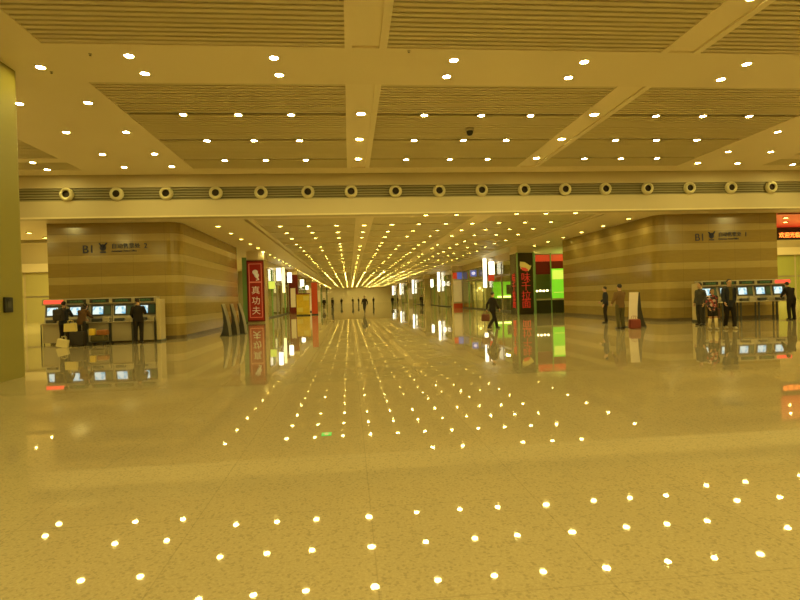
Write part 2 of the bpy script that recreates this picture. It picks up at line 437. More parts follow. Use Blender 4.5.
for (x0, x1), s in zip([(-4.0, S0[0]), (S0[1], S1[0]), (S1[1], 11.3)], ['left of its first strip', 'between its two strips', 'right of its second strip']):
    t = thing('slatted_ceiling_panel', 'very long slatted corridor ceiling bay ' + s, 'ceiling panel', (x0, YC0, CZ), 0, 'long slatted corridor bays')
    b = MB(); y = YC0
    while y < YC1:
        p = .2 if y < 60 else .425
        c, d = y+p*.1, y+p*.9
        if not any(abs((c+d)/2-s_) < .10 for s_ in RY): b.box(0, x1-x0, c-YC0, d-YC0, .02, .06)
        y += p
    b.build('slats', M['slat'], t)
    MB().box(0, x1-x0, 0, YC1-YC0, .22, .26).build('backing', M['void'], t)
    b = MB()
    for s_ in RY:
        if s_ not in bars: b.box(0, x1-x0, s_-YC0-.05, s_-YC0+.05, .06, .08)
    b.build('light_channel', M['louver'], t)
    b = MB()
    for s_ in bars: b.box(0, x1-x0, s_-YC0-.07, s_-YC0+.07, -.05, .06)
    b.build('cross_bar', M['trim'], t)

cproto = None
rest = []
count = 0
def corridor_light(x, y, z, label):
    global cproto
    if cproto is None:
        b = MB(); b.lathe([(.0, .0), (.095, -.003), (.095, -.034), (.125, -.032), (.125, .0)], 14); b.mi = 1; b.disc(.094, -.006, 14)
        cproto = o = b.build('downlight', [M['can'], M['lamp']])
    else:
        o = cproto.copy(); C.objects.link(o)
    o.location = (x, y, z-.004); tag(o, label, 'ceiling light', 'corridor ceiling downlights')
for r, y in enumerate(RY):
    isbar = (r % 3 == 0 and r > 0)
    for k in range(-1, 12):
        if k in (1, 3, 5, 7, 9) and isbar: continue
        if k == -1: x, yy, z = -5.87, 24.9+2.62*r, CZ
        elif k == 11: x, yy, z = 13.55, 24.5+2.62*r, CZ
        elif k in (3, 7): x, yy, z = CX[k], y, CZ
        else: x, yy, z = CX[k], y, (CZ-.052 if isbar else CZ+.012)
        if yy > YC1-1: continue
        if r < 18:
            if k == -1: lab = 'downlight on the corridor left edge, %s from the hall' % ORD[r+1]
            elif k == 11: lab = 'downlight on the corridor right edge, %s from the hall' % ORD[r+1]
            elif k == 3: lab = 'downlight on the corridor first strip, row %s from the hall' % ORD[r+1]
            elif k == 7: lab = 'downlight on the corridor second strip, row %s from the hall' % ORD[r+1]
            else: lab = 'downlight in corridor slats, %s row from the hall, %s line from left' % (ORD[r+1], ORD[k+1])
            corridor_light(x, yy, z, lab); count += 1
        else: rest.append((x, yy, z))
for i, x in enumerate((3.35, 4.67, 7.34, 8.65, 10.0)):
    corridor_light(x, 22.5, CZ, 'downlight at the corridor mouth, set along the soffit edge, %s from left' % ORD[i+1])
for i, (x, y) in enumerate(((-14.69, 26.1), (-15.0, 28.0))):
    corridor_light(x, y, CZ, 'downlight over the left side passage beyond the column, %s from the hall' % ORD[i+1])
for i, (x, y) in enumerate(((21.9, 24.7), (23.4, 26.4))):
    corridor_light(x, y, CZ-.06, 'downlight in the red-lit soffit at the right edge, %s from the hall' % ORD[i+1])
b = MB(); b.mi = 0
for x, y, z in rest:
    b.mi = 0; b.lathe([(.095, -.003), (.095, -.034), (.125, -.032), (.125, .0)], 8, c=(x, y, z-.004)); b.mi = 1; b.disc(.094, -.006, 8, c=(x, y, z-.004))
tag(b.build('downlight', [M['can'], M['lamp']]), 'mass of tiny downlights running away to the far end of the corridor ceiling', 'ceiling light', None, 'stuff')

# ------------------------------------------------------------------ banded stone blocks
def block(x_in, x_out, y0, y1, name):
    s = 1 if x_in > x_out else -1        # +1: corridor edge is on the right
    r = .55
    pts = [(x_out, y0)]
    for k in range(7):
        a = PI/2*k/6
        pts.append((x_in - s*r + s*r*math.sin(a), y0 + r - r*math.cos(a)))
    pts += [(x_in, y1), (x_out, y1)]
    o = struct(MB().prism(pts, .14, CZ, 'z').build(name, M['stone']))
    q = [((x-s*.0), y) for x, y in pts]
    struct(MB().prism(q, 0, .14, 'z').build('baseboard_' + name.split('_')[1], M['plinth']))
block(-7.15, -12.52, 23.5, 35.0, 'wall_left')
block(14.35, 20.36, 23.5, 34.5, 'wall_right')

def block_sign(num, x, label):
    t = thing('wall_sign', label, 'sign', (x, 23.49, 3.74))
    text('lettering', 'B1', .48, M['signink'], (0, 0, .0), t, sx=1.0, depth=.012)
    b = MB(); b.ball((.84, -.005, .22), .13, .012, .14, 16)
    b.box(.72, .96, -.015, .0, -.0, .06); b.tube([(.70, -.01, .40), (.84, -.01, .2), (1.0, -.01, .42)], [.03, .05, .03], 8)
    b.build('emblem', M['signink'], t)
    text('lettering', '自动售票处', .235, M['signink'], (1.18, 0, .19), t, depth=.012)
    text('lettering', 'Automatic Ticket Office', .105, M['signink'], (1.18, 0, .03), t, depth=.012)
    text('number', str(num), .30, M['signink'], (2.50, 0, .17), t, depth=.012)
    return t
block_sign(2, -11.14, 'dark lettering B1 ending in number 2 on the left stone wall')
block_sign(1, 16.2, 'dark lettering B1 ending in number 1 on the right stone wall')

# ------------------------------------------------------------------ ticket machines
KW = .868
def ticket_machine(label, panel, red, mirror=1):
    t = thing('ticket_machine', label, 'ticket machine', (0, 0, 0), 0, 'ticket machines in the two banks')
    h = KW/2
    MB().box(-h+.01, h-.01, .0, .5, .82, .87).build('ledge', M['kiosk'], t, bevel=.01)
    for sx in (-1, 1):
        MB().box(sx*(h-.018)-.016, sx*(h-.018)+.016, .05, .09, 0, .82).build('leg', M['kioskdark'], t)
        MB().box(sx*(h-.018)-.012, sx*(h-.018)+.012, .26, .29, 0, .87).build('leg', M['kioskdark'], t)
    if panel:
        MB().box(-h+.05, h-.05, .1, .62, .08, .82).build('lower_cabinet', M['kiosk'], t, bevel=.01)
    MB().prism([(.30, .87), (.68, .87), (.68, 1.60), (.40, 1.60)], -h+.012, h-.012, 'x').build('casing', M['steel'], t)
    fa = MB().prism([(.322, 1.10), (.36, 1.10), (.40, 1.54), (.372, 1.54)], -h+.05, h-.05, 'x').build('fascia', M['kioskdark'], t)
    MB().prism([(.31, 1.17), (.34, 1.17), (.37, 1.48), (.352, 1.48)], -.31, .08, 'x').build('screen', M['screen'], fa)
    MB().prism([(.318, 1.17), (.34, 1.17), (.37, 1.50), (.358, 1.50)], .15, .36, 'x').build('card_panel', M['teal'], fa)
    MB().box(-.30, .04, .16, .36, .87, 1.0).build('keypad', M['kioskdark'], t, bevel=.02)
    MB().box(.12, .36, .20, .36, .87, 1.04).build('ticket_tray', M['kiosk'], t, bevel=.015)
    hd = MB().box(-h+.0, h-.0, .22, .70, 1.585, 1.83).build('header', M['kiosk'], t, bevel=.012)
    d = MB().box(-h+.07, h-.07, .205, .225, 1.635, 1.78).build('header_display', M['redled'] if red else M['black'], hd)
    if not red: text('display_text', '自动售票机', .10, M['greentext'], (0, .2, 1.665), hd, align='CENTER', depth=.003)
    return t
words_l = ['leftmost ticket machine of the left bank, under a red header', 'ticket machine second from left in the left bank, partly behind travellers', 'middle ticket machine of the left bank, screen glowing',
           'ticket machine fourth from left in the left bank, screen unobstructed', 'rightmost ticket machine of the left bank, behind a standing man']
words_r = ['leftmost ticket machine of the right bank, behind three people', 'ticket machine second from left in the right bank, hidden behind a man', 'middle ticket machine of the right bank, screen glowing',
           'ticket machine fourth from left in the right bank', 'rightmost ticket machine of the right bank, under a red header']
protos = {}
def place_machine(lab, panel, red, x):
    if (panel, red) in protos:
        o = copy_tree(protos[(panel, red)]); o['label'] = lab
    else: o = protos[(panel, red)] = ticket_machine(lab, panel, red)
    o.location = (x, 22.1, 0)
for i in range(5):
    place_machine(words_l[i], True, i == 0, -12.16+KW*(i+.5))
    place_machine(words_r[i], False, i == 4, 15.65+KW*(i+.5))
ep = thing('end_panel', 'plain beige end panel closing the right end of the left machine bank', 'panel', (-7.70, 22.2, 0))
MB().box(-.08, .08, 0, .62, .0, 1.72).build('board', M['tan'], ep, bevel=.02); MB().box(-.09, .09, -.01, .63, 0, .08).build('foot', M['kioskdark'], ep)
ep2 = thing('end_panel', 'plain beige end panel closing the left end of the right machine bank', 'panel', (15.56, 22.2, 0))
MB().box(-.05, .05, 0, .62, .0, 1.72).build('board', M['tan'], ep2, bevel=.02); MB().box(-.06, .06, -.01, .63, 0, .08).build('foot', M['kioskdark'], ep2)

# ------------------------------------------------------------------ left column
pts = []
cx0, cx1, cy0, cy1, rr = -9.2, -7.15, 10.9, 12.5, .14
for (ox, oy, a0) in ((cx1-rr, cy0+rr, -PI/2), (cx1-rr, cy1-rr, 0), (cx0+rr, cy1-rr, PI/2), (cx0+rr, cy0+rr, PI)):
    for k in range(5):
        a = a0 + PI/2*k/4; pts.append((ox+rr*math.cos(a), oy+rr*math.sin(a)))
col = thing('column', 'big square greenish yellow column at the left edge of the picture', 'column', ((cx0+cx1)/2, (cy0+cy1)/2, 0))
lp = [(x-(cx0+cx1)/2, y-(cy0+cy1)/2) for x, y in pts]
MB().prism(lp, .0, HZ, 'z').build('cladding', M['column'], col)
bx = thing('push_button_box', 'small black box fixed to the face of the left column', 'wall box', (-7.15, 11.85, 1.42))  # black push-button call box on the column face
MB().box(0, .05, -.13, .13, 0, .32).build('housing', M['black'], bx, bevel=.012)
MB().box(.05, .056, -.06, .06, .10, .24).build('face_plate', M['kioskdark'], bx)

# ceiling bits
dc = thing('dome_camera', 'small dark dome camera hanging under the middle slatted bay', 'camera', (3.9, 16.35, HZ))
MB().lathe([(.0, .03), (.14, .03), (.14, -.06), (.11, -.07)], 18).build('mount', M['kiosk'], dc, True)
MB().lathe([(.105, -.07), (.10, -.13), (.07, -.19), (.0, -.21)], 18).build('dome', M['black'], dc, True)
sp = None
for x, y, lab in ((-5.17, 11.5, 'tiny sprinkler head on the cross beam left of the downlight pairs'), (-6.4, 12.4, 'tiny sprinkler head at the corner of the left plain strip'), (1.4, 11.16, 'tiny sprinkler head on the beam edge right of the centre strip')):
    if sp is None:
        sp = o = thing('ceiling_sprinkler', lab, 'sprinkler', (x, y, HZ), 0, 'sprinkler heads')
        MB().lathe([(.05, 0), (.05, -.01), (.015, -.015), (.015, -.05)], 12).build('stem', M['kiosk'], sp)
        MB().lathe([(.0, -.05), (.035, -.05), (.035, -.055), (.0, -.055)], 12).build('deflector', M['kioskdark'], sp)
    else: o = copy_tree(sp)
    o.scale = (.7, .7, .7); o.location = (x, y, HZ); o['label'] = lab

# green exit marker let into the floor
fm = thing('floor_marker', 'small green glowing way-out marker set into the floor near the centre', 'floor marker', (-.3, 5.95, 0))
MB().box(-.055, .055, -.07, .07, 0, .004).build('plate', M['exitgreen'], fm)
MB().prism([(-.02, -.05), (.02, -.05), (.02, .01), (.045, .01), (0, .06), (-.045, .01), (-.02, .01)], .004, .006, 'z').build('arrow', M['exitwhite'], fm)

# ------------------------------------------------------------------ information stands (curved boards)
def stand(label, x, y, s, w, group=None):
    t = thing('information_stand', label, 'stand', (x, y, 0), 0, group)
    MB().prism([(s*-.04, 0), (s*.36, 0), (s*.335, .35), (s*.25, .85), (s*.10, 1.40), (s*.07, 1.40), (s*.13, .95), (s*.14, .6), (s*.10, .3), (s*.04, .12)], -w/2, w/2).build('curved_body', M['standblack'], t)
    MB().prism([(s*.375, .02), (s*.395, .02), (s*.365, .36), (s*.275, .87), (s*.12, 1.43), (s*.10, 1.41), (s*.255, .86), (s*.345, .35)], -w/2+.01, w/2+.02).build('face_board', M['steel'], t)
    MB().box(min(s*-.02, s*.42), max(s*-.02, s*.42), -w/2-.03, w/2+.03, 0, .02).build('base_plate', M['kioskdark'], t)
    return t
stand('curved information stand with dark side beside the left stone wall, nearest of three', -5.72, 24.3, 1, .5, 'curved stands by the left wall')
stand('curved information stand beside the left stone wall, middle of three', -5.50, 24.93, 1, .5, 'curved stands by the left wall')
stand('curved information stand beside the left stone wall, farthest of three', -5.28, 25.56, 1, .5, 'curved stands by the left wall')
st = thing('information_stand', 'pale curved information stand beside the brown jacketed man at right', 'stand', (11.45, 20.5, 0))
MB().prism([(-.24, .03), (.12, .03), (.14, .8), (.20, 1.42), (-.17, 1.42), (-.20, .8)], -.02, .03).build('face_board', M['poster'], st)
MB().prism([(.13, .0), (.50, .0), (.38, .3), (.28, .75), (.24, 1.40), (.20, 1.42), (.15, .8)], -.05, .4).build('side_fin', M['standblack'], st)
MB().box(-.28, .45, -.1, .45, 0, .03).build('base_plate', M['kioskdark'], st)

# ------------------------------------------------------------------ shops along the corridor
def seg_wall(name, x0, x1, y0, y1, z0, z1, m): return struct(MB().box(x0, x1, y0, y1, z0, z1).build(name, m))
XR, XL = 13.4, -7.0
# fascias, rear walls, shop ceilings are part of the shell
seg_wall('wall_right_fascia', XR, XR+.3, 39.2, YC1, 4.35, CZ, M['tan'])
seg_wall('wall_left_fascia', XL-.3, XL, 39.7, YC1, 4.35, CZ, M['tan'])
seg_wall('wall_right_rear', 20.2, 20.5, 34.5, YC1, 0, CZ, M['olive'])
seg_wall('wall_left_rear', -13, -12.7, 35, YC1, 0, CZ, M['olive'])
seg_wall('wall_far', -13, 20.5, YC1, YC1+.4, 0, CZ+.3, M['ceiling'])
PY = [37.5, 62.3, 87, 112, 137]
for i, y in enumerate(PY[1:]):
    seg_wall('wall_right_partition', XR+.1, 20.2, y+.5, y+.7, 0, CZ, M['olive'])
    seg_wall('wall_left_partition', -12.7, XL-.1, y+.5, y+.7, 0, CZ, M['olive'])
shopfront = 0
def shop_front(x, s, y0, y1, label):
    t = thing('storefront', label, 'shop front', (x, y0, 0))
    L = y1-y0
    MB().box(min(0, s*.03), max(0, s*.03), .1, L-.1, .12, 4.3).build('glass', M['clear'], t)
    n = max(2, int(L/3))
    for k in range(n+1):
        y = .05+(L-.1)*k/n
        MB().box(-.05, .08, y-.05, y+.05, 0, 4.33).build('mullion', M['greenedge'] if k % 3 == 0 else M['steel'], t)
    MB().box(-.04, .08, 0, L, 0, .12).build('sill_rail', M['kioskdark'], t)
    MB().box(-.05, .09, 0, L, 3.05, 3.2).build('transom', M['steel'], t)
rng = [(39.2, 62.0), (63.2, 86.7), (87.9, 111.7), (112.9, 136.7), (137.9, 169.5)]
names = ['nearest', 'second', 'third', 'fourth', 'farthest']
for (y0, y1), n in zip(rng, names):
    shop_front(XR, 1, y0, y1, 'glazed shop front on the right side of the corridor, %s from the hall' % n)
    shop_front(XL, -1, y0+.4, y1, 'glazed shop front on the left side of the corridor, %s from the hall' % n)

# sign pillars at the near shops
def pillar(label, x0, x1, y, d, m, name='sign_pillar'):
    t = thing(name, label, 'pillar', ((x0+x1)/2, y, 0)); w = (x1-x0)/2
    MB().box(-w, w, .03, d, 0, 4.45).build('shaft', m, t); MB().box(-w, w, .03, d, 4.45, CZ).build('capital', M['ceiling'], t)
    return t, w
t, w = pillar('tall red sign pillar with pale tiles at the left corridor mouth', -7.12, -5.93, 38.0, 1.6, M['tan'])
MB().box(-w, w, -.04, .03, .10, 4.38).build('sign_frame', M['redframe'], t)
MB().box(-w+.08, w-.08, -.06, -.04, .20, 4.28).build('sign_face', M['redsign'], t)
b = MB(); X = w-.15
for (a, c, e, g) in ((-X, X, 4.10, 4.15), (-X, X, .36, .41), (-X, -X+.05, .36, 4.15), (X-.05, X, .36, 4.15), (-X, X, 2.80, 2.90)): b.box(a, c, -.075, -.06, e, g)
b.build('sign_border', M['pinkline'], t)
b = MB(); b.ball((.0, -.07, 3.55), .20, .02, .17); b.ball((.10, -.07, 3.32), .17, .02, .16); b.tube([(-.05, -.07, 3.45), (.1, -.07, 3.2), (.22, -.07, 3.02), (.05, -.07, 2.98)], [.07, .09, .06, .04], 8)
b.build('emblem', M['cream'], t)
for k, (ch, z) in enumerate((('真', 2.02), ('功', 1.30), ('夫', .60))):
    text('glyph', ch, .60, M['cream'], (0, -.065, z+.04), t, align='CENTER', depth=.012)
gfin = thing('glass_fin', 'green edged upright glass fin left of the red sign pillar', 'glass panel', (-7.3, 38.2, 0))
MB().box(-.16, .14, -.03, .03, .05, 4.6).build('pane', M['greenedge'], gfin); MB().box(-.17, .15, -.06, .06, 0, .05).build('shoe', M['kioskdark'], gfin)

t, w = pillar('dark sign pillar with four red characters right of the corridor', 12.15, 13.36, 37.5, 1.7, M['darksign'])
MB().box(-w+.03, w-.03, -.05, .03, .12, 4.45).build('sign_face', M['darksign'], t)
for sx in (-1, 1): MB().box(sx*w-.05, sx*w+.05, -.08, .04, .0, 4.48).build('glass_edge', M['greenedge'], t)
b = MB(); b.prism([(-.40, 3.82), (-.05, 3.78), (.30, 3.55), (.44, 3.5), (.36, 3.3), (.2, 3.12), (-.05, 3.2), (-.36, 3.3), (-.42, 3.55)], -.07, -.05); b.build('emblem', M['yellowemblem'], t)
b = MB(); b.prism([(-.34, 3.42), (.0, 3.36), (.22, 3.2), (.05, 3.1), (-.28, 3.2)], -.085, -.07); b.build('emblem_band', M['redlight'], t)
for ch, z in (('味', 2.42), ('千', 1.78), ('拉', 1.10), ('面', .50)):
    text('glyph', ch, .72, M['redglyph'], (0, -.055, z), t, align='CENTER', depth=.012)
for ch, z in (('味', 2.42), ('千', 1.78), ('拉', 1.10), ('面', .50)):
    text('side_glyph', ch, .72, M['redglyph'], (-w-.012, .85, z), t, align='CENTER', depth=.012, rot=(PI/2, 0, -PI/2))

# food counter right of the dark pillar
fc = thing('food_counter', 'dark food counter with glowing lights under a red header at right', 'counter', (13.62, 38.5, 0))
MB().box(.0, 6.6, 0, .7, 0, .95).build('counter_base', M['counter'], fc)
MB().box(-.02, 6.65, -.05, .75, .95, 1.08).build('counter_top', M['tan'], fc)
MB().box(.0, 6.6, 2.9, 3.0, 0, 4.9).build('rear_wall', M['olive'], fc)
MB().box(.0, 6.6, .0, .3, 4.42, CZ-.01).build('soffit_board', M['ceiling'], fc)
MB().box(.3, 2.4, 0.02, .10, 3.86, 4.36).build('red_header', M['redlight'], fc)
MB().box(2.4, 6.6, 0.02, .10, 3.86, 4.36).build('header', M['redframe'], fc)
MB().box(.3, 6.6, .1, .2, 2.9, 3.86).build('menu_board', M['redframe'], fc)
for k in range(4): MB().ball((.42+k*.27, .3, 1.66+.02*(k % 2)), .10, .10, .075, 12).build('lamp', M['warmlight'], fc)
MB().box(.25, 1.35, .27, .33, 1.72, 1.76).build('lamp_rail', M['kioskdark'], fc)
for xx in (.2, 1.42): MB().box(xx-.04, xx+.04, -.06, -.005, 0, 4.45).build('glass_edge', M['greenedge'], fc)
MB().box(1.5, 3.2, -.02, .08, 1.08, 3.3).build('green_lightbox', M['greenbox'], fc)
MB().box(1.54, 3.16, -.03, -.02, 2.5, 3.18).build('lime_picture', M['limebox'], fc)
MB().box(1.6, 3.1, -.03, -.02, 1.5, 1.55).build('picture_line', M['limebox'], fc)

# second pillars and blades, right
t, w = pillar('pale tan pillar with poster and red foot on the right of the corridor', 12.3, 13.38, 62.3, 1.0, M['tan'])
MB().box(-w+.06, w-.06, -.03, .03, .75, 3.3).build('poster', M['poster'], t); MB().box(-w, w, -.05, .03, 0, .55).build('red_foot', M['redbanner'], t)
MB().box(-w, -.05, -.12, .03, 3.5, 4.2).build('red_sign', M['redlight'], t); MB().box(-.05, w+.05, -.10, .03, 3.45, 4.25).build('blue_sign', M['bluesign'], t)
for y, m, lab in ((87, M['tan'], 'slim tan pillar far along the right of the corridor'), (112, M['tan'], 'third tan pillar along the right of the corridor, tiny'), (137, M['tan'], 'last tan pillar along the right of the corridor, tiny')):
    t, w = pillar(lab, 12.4, 13.38, y, 1.0, m); MB().box(-w+.1, w-.1, -.02, .03, 1.0, 3.4).build('poster', M['olive'] if y == 87 else M['poster'], t)

def blade(label, x0, x1, y, z0, z1, m, name='light_bar', cat='light', th=.10, group=None):
    t = thing(name, label, cat, ((x0+x1)/2, y, (z0+z1)/2), 0, group); w, h = (x1-x0)/2, (z1-z0)/2
    MB().box(-w, w, -th/2, th/2, -h, h).build('glowing_face', m, t)
    MB().box(-w-.015, w+.015, -th/2+.02, th/2+.02, -h-.02, h+.02).build('frame', M['steel'], t)
    sgn = 1 if x0 > 0 else -1
    MB().box(w-.01 if sgn > 0 else -w-.05, w+.05 if sgn > 0 else -w+.01, -.03, .03, h*.5-.05, h*.5+.05).build('bracket', M['steel'], t)
    return t
gb = 'tall glowing bars on the right shop fronts'
for k, y in enumerate((50.4, 77.2, 109, 136, 160)):
    blade('tall white glowing bar on the right shop fronts, %s from the hall' % ORD[k+1], 12.93, 13.27, y, 2.2, 4.98, M['whitelight'], group=gb)
blade('white over red glowing blade sign right of the tall near bar', 12.75, 13.27, 47.6, 3.35, 4.5, M['whitelight'], 'blade_sign', 'sign')
blade('red glowing blade sign under the white one beside the near bar', 12.7, 13.27, 47.7, 2.75, 3.3, M['redlight'], 'blade_sign', 'sign')
t = blade('blue blade sign with pale mark between the tan pillar and near bar', 12.62, 13.27, 54.5, 3.45, 4.1, M['bluesign'], 'blade_sign', 'sign')
MB().ball((0, -.06, 0), .2, .02, .16).build('pale_mark', M['violet'], t)
blade('small white blade sign left of the second glowing bar', 12.5, 12.9, 81, 2.9, 4.1, M['whitelight'], 'blade_sign', 'sign')
blade('small white blade sign right of the second glowing bar', 12.9, 13.27, 73, 2.9, 3.5, M['whitelight'], 'blade_sign', 'sign')
# green lit kiosk inside first right shop
gk = thing('shop_display', 'green lit display inside the first right shop behind the walking man', 'display', (15.4, 50, 0))
MB().box(-1.6, 1.6, 0, .25, .0, 1.1).build('plinth', M['counter'], gk)
MB().box(-1.6, 1.6, .05, .2, 1.1, 2.7).build('backdrop', M['greenbox'], gk)
MB().box(-1.2, 1.4, -.06, .05, 1.18, 1.32).build('light_strip', M['warmlight'], gk)
MB().box(-.3, .2, -.03, .05, 1.5, 2.4).build('dark_picture', M['counter'], gk)
for y, lab in ((58.5, 'warm lit window display left of the near glowing bar'), (66, 'warm lit window display beyond the tan pillar')):
    wd = thing('shop_display', lab, 'display', (14.6, y, 0)); MB().box(-.7, .7, 0, .3, 0, .9).build('plinth', M['tan'], wd)
    for k in range(3): MB().ball((-.4+.4*k, .1, 2.0+.25*(k % 2)), .13, .1, .13, 10).build('lamp', M['warmlight'], wd)
    MB().box(-.7, .7, .25, .3, .9, 3.0).build('backdrop', M['poster'], wd)

# left side blades, banners
blade('white glowing blade sign first along the left of the corridor', -6.82, -6.40, 51.2, 3.4, 4.6, M['whitelight'], 'blade_sign', 'sign')
blade('tall pale yellow glowing bar on the left shop fronts', -6.72, -6.45, 54.5, 2.3, 4.85, M['paleyellow'])
blade('white glowing blade sign second along the left of the corridor', -6.82, -6.35, 60, 3.5, 4.6, M['whitelight'], 'blade_sign', 'sign')
blade('small round-edged white blade sign beyond the pink poster pillar', -6.7, -6.2, 74, 3.4, 4.3, M['whitelight'], 'blade_sign', 'sign')
blade('farthest small white blade sign on the left shop fronts', -6.7, -6.3, 83, 3.1, 3.7, M['whitelight'], 'blade_sign', 'sign')
lb = blade('lime green small blade sign beside the red sign pillar', -6.6, -6.1, 44.5, 2.5, 3.1, M['limebox'], 'blade_sign', 'sign')
t, w = pillar('dark red pillar with a pale pink poster on the corridor left', -7.05, -5.95, 62.3, 1.0, M['redframe'])
MB().box(-.28, .28, -.03, .03, .7, 2.9).build('poster', M['poster'], t); MB().box(-w, w, -.05, .03, 0, .5).build('red_foot', M['redframe'], t)
for y, lab in ((87, 'tan pillar far along the left of the corridor'), (112, 'third tan pillar on the corridor left, tiny'), (137, 'last tan pillar on the corridor left, tiny')):
    t, w = pillar(lab, -6.98, -6.0, y, 1.0, M['tan']); MB().box(-w+.1, w-.1, -.02, .03, 1.0, 3.4).build('poster', M['poster'], t)
ys = thing('display_stall', 'yellow panelled sales stall standing at the left of the corridor', 'stall', (-4.5, 52.0, 0))
MB().box(-.62, .62, 0, .5, .1, 2.05).build('body', M['yellow'], ys, bevel=.02)
for k in range(3):
    for j in range(2): MB().box(-.55+.58*j, -.03+.58*j, -.03, .0, .35+.55*k, .78+.55*k).build('picture_panel', M['yellowpic'] if (k+j) % 3 == 0 else M['yellow'], ys)
MB().box(-.65, .65, -.05, .55, 0, .1).build('plinth', M['counter'], ys)
MB().box(-.66, .66, -.06, .56, 2.05, 2.15).build('top_board', M['redframe'], ys)
rb = thing('banner_stand', 'narrow tall red banner stand right of the yellow stall', 'banner', (-3.45, 53.0, 0))
MB().box(-.29, .29, 0, .04, .1, 3.2).build('banner', M['redbanner'], rb); MB().box(-.33, .33, -.15, .2, 0, .1).build('foot', M['kioskdark'], rb)
MB().box(-.31, .31, .05, .09, .05, 3.25).build('frame', M['steel'], rb)
for k, (x, y, h) in enumerate(((-5.2, 66, 2.0), (-5.0, 74, 2.2))):
    wb = thing('display_stall', ['pale white display board on the left beyond the red banner', 'second pale display board farther down on the left'][k], 'stall', (x, y, 0))
    MB().box(-.5, .5, 0, .1, .15, h).build('board', M['cream'] if k == 0 else M['poster'], wb); MB().box(-.5, .5, -.1, .25, 0, .15).build('foot', M['kioskdark'], wb)

# ------------------------------------------------------------------ far halls either side of the blocks
def far_hall(x0, x1, name, left):
    struct(MB().box(x0, x1, 60, 60.3, 0, 10.5).build('wall_' + name, M['face']))
    struct(MB().box(x0, x1, 59.4, 60, 5.26, 6.15).build('trim_' + ('6' if left else '7'), M['trim']))
    struct(MB().box(x0, x1, 29.2, 60.3, 10.5, 10.7).build('ceiling_' + name, M['ceiling']))
    n = 6; dm = M['door'] if left else M['greendoor']
    for k in range(n):
        a = x0+(x1-x0)*k/n; c = a+(x1-x0)/n
        d = struct(MB().box(a+.15, c-.15, 59.9, 60, .0, 5.2).build('door_%d' % (k+1+(0 if left else n)), dm))
        MB().box(a+(c-a)/2-.06, a+(c-a)/2+.06, 59.85, 59.9, .0, 5.2).build('door_stile', M['steel'], d)
        MB().box(a+.15, c-.15, 59.86, 59.9, 2.6, 2.75).build('door_rail', M['steel'], d)
far_hall(-45, -13, 'left_far', True)
far_hall(20.5, 61, 'right_far', False)
struct(MB().box(-45.2, -45, 29, 60, 0, 10.5).build('wall_left_end', M['face']))
struct(MB().box(61, 61.2, 29, 60, 0, 10.5).build('wall_right_end', M['face']))
struct(MB().box(-45, -13, 29.0, 29.2, 4.85, 10.6).build('wall_left_drop', M['louver']))
struct(MB().box(20.5, 61, 29.0, 29.2, 4.2, 10.6).build('wall_right_drop', M['louver']))
rs = thing('red_spill_panel', 'ceiling sheet coloured as red light spill over the passage at the right edge', 'ceiling panel', (26, 26, CZ-.05))  # sheet painted as the red glow falling on the plain ceiling
MB().box(-5.4, 9, -2.4, 2.9, -.01, .01).build('panel', M['redspill'], rs); MB().box(-5.5, 9.1, -2.5, -2.4, -.03, .02).build('edge_strip', M['redframe'], rs)  # panel and its edge are there only to carry the red light spill
ls = thing('led_sign', 'black display with running orange characters above the right passage', 'sign', (25.3, 28.8, 4.2))
MB().box(-4.5, 7, .0, .15, .0, .7).build('housing', M['black'], ls, bevel=.02)
text('running_text', '欢迎光临请排队购票', .34, M['orangeled'], (-.22, -.01, .15), ls, depth=.006)

# ------------------------------------------------------------------ people
def cap(mb, a, b, ra, rb, seg=12):
    mb.tube([a, b], [ra, rb], seg); mb.ball(a, *(ra if isinstance(ra, tuple) else (ra, ra)), max(ra) if isinstance(ra, tuple) else ra, 10) if not isinstance(ra, tuple) else None
    if not isinstance(rb, tuple): mb.ball(b, rb, rb, rb, 10)

def hand(mb, w, d, side, curl=.5):
    """palm and five bent fingers hanging along d from the wrist w"""
    w = Vector(w); d = Vector(d).normalized()
    s = Vector((side, 0, 0)); s = (s-d*s.dot(d)).normalized(); fwd = d.cross(s)*side
    if fwd.y < 0: fwd = -fwd
    mb.tube([w, w+d*.045, w+d*.09], [(.022, .020), (.026, .036), (.020, .036)], 10)
    inn = -s
    for k, L in enumerate((.070, .080, .075, .058)):
        base = w + d*.085 + fwd*(.028-.019*k)
        k1 = base+d*L*.45+inn*.012*curl; k2 = k1+d*L*.3+inn*.03*curl; tip = k2+d*L*.2+inn*.035*curl
        mb.tube([base, k1, k2, tip], [.0105, .0095, .0085, .007], 8)
    tb = w+d*.03+fwd*.026
    mb.tube([tb, tb+d*.028+fwd*.026+inn*.01, tb+d*.058+fwd*.03+inn*.022], [.013, .011, .009], 8)

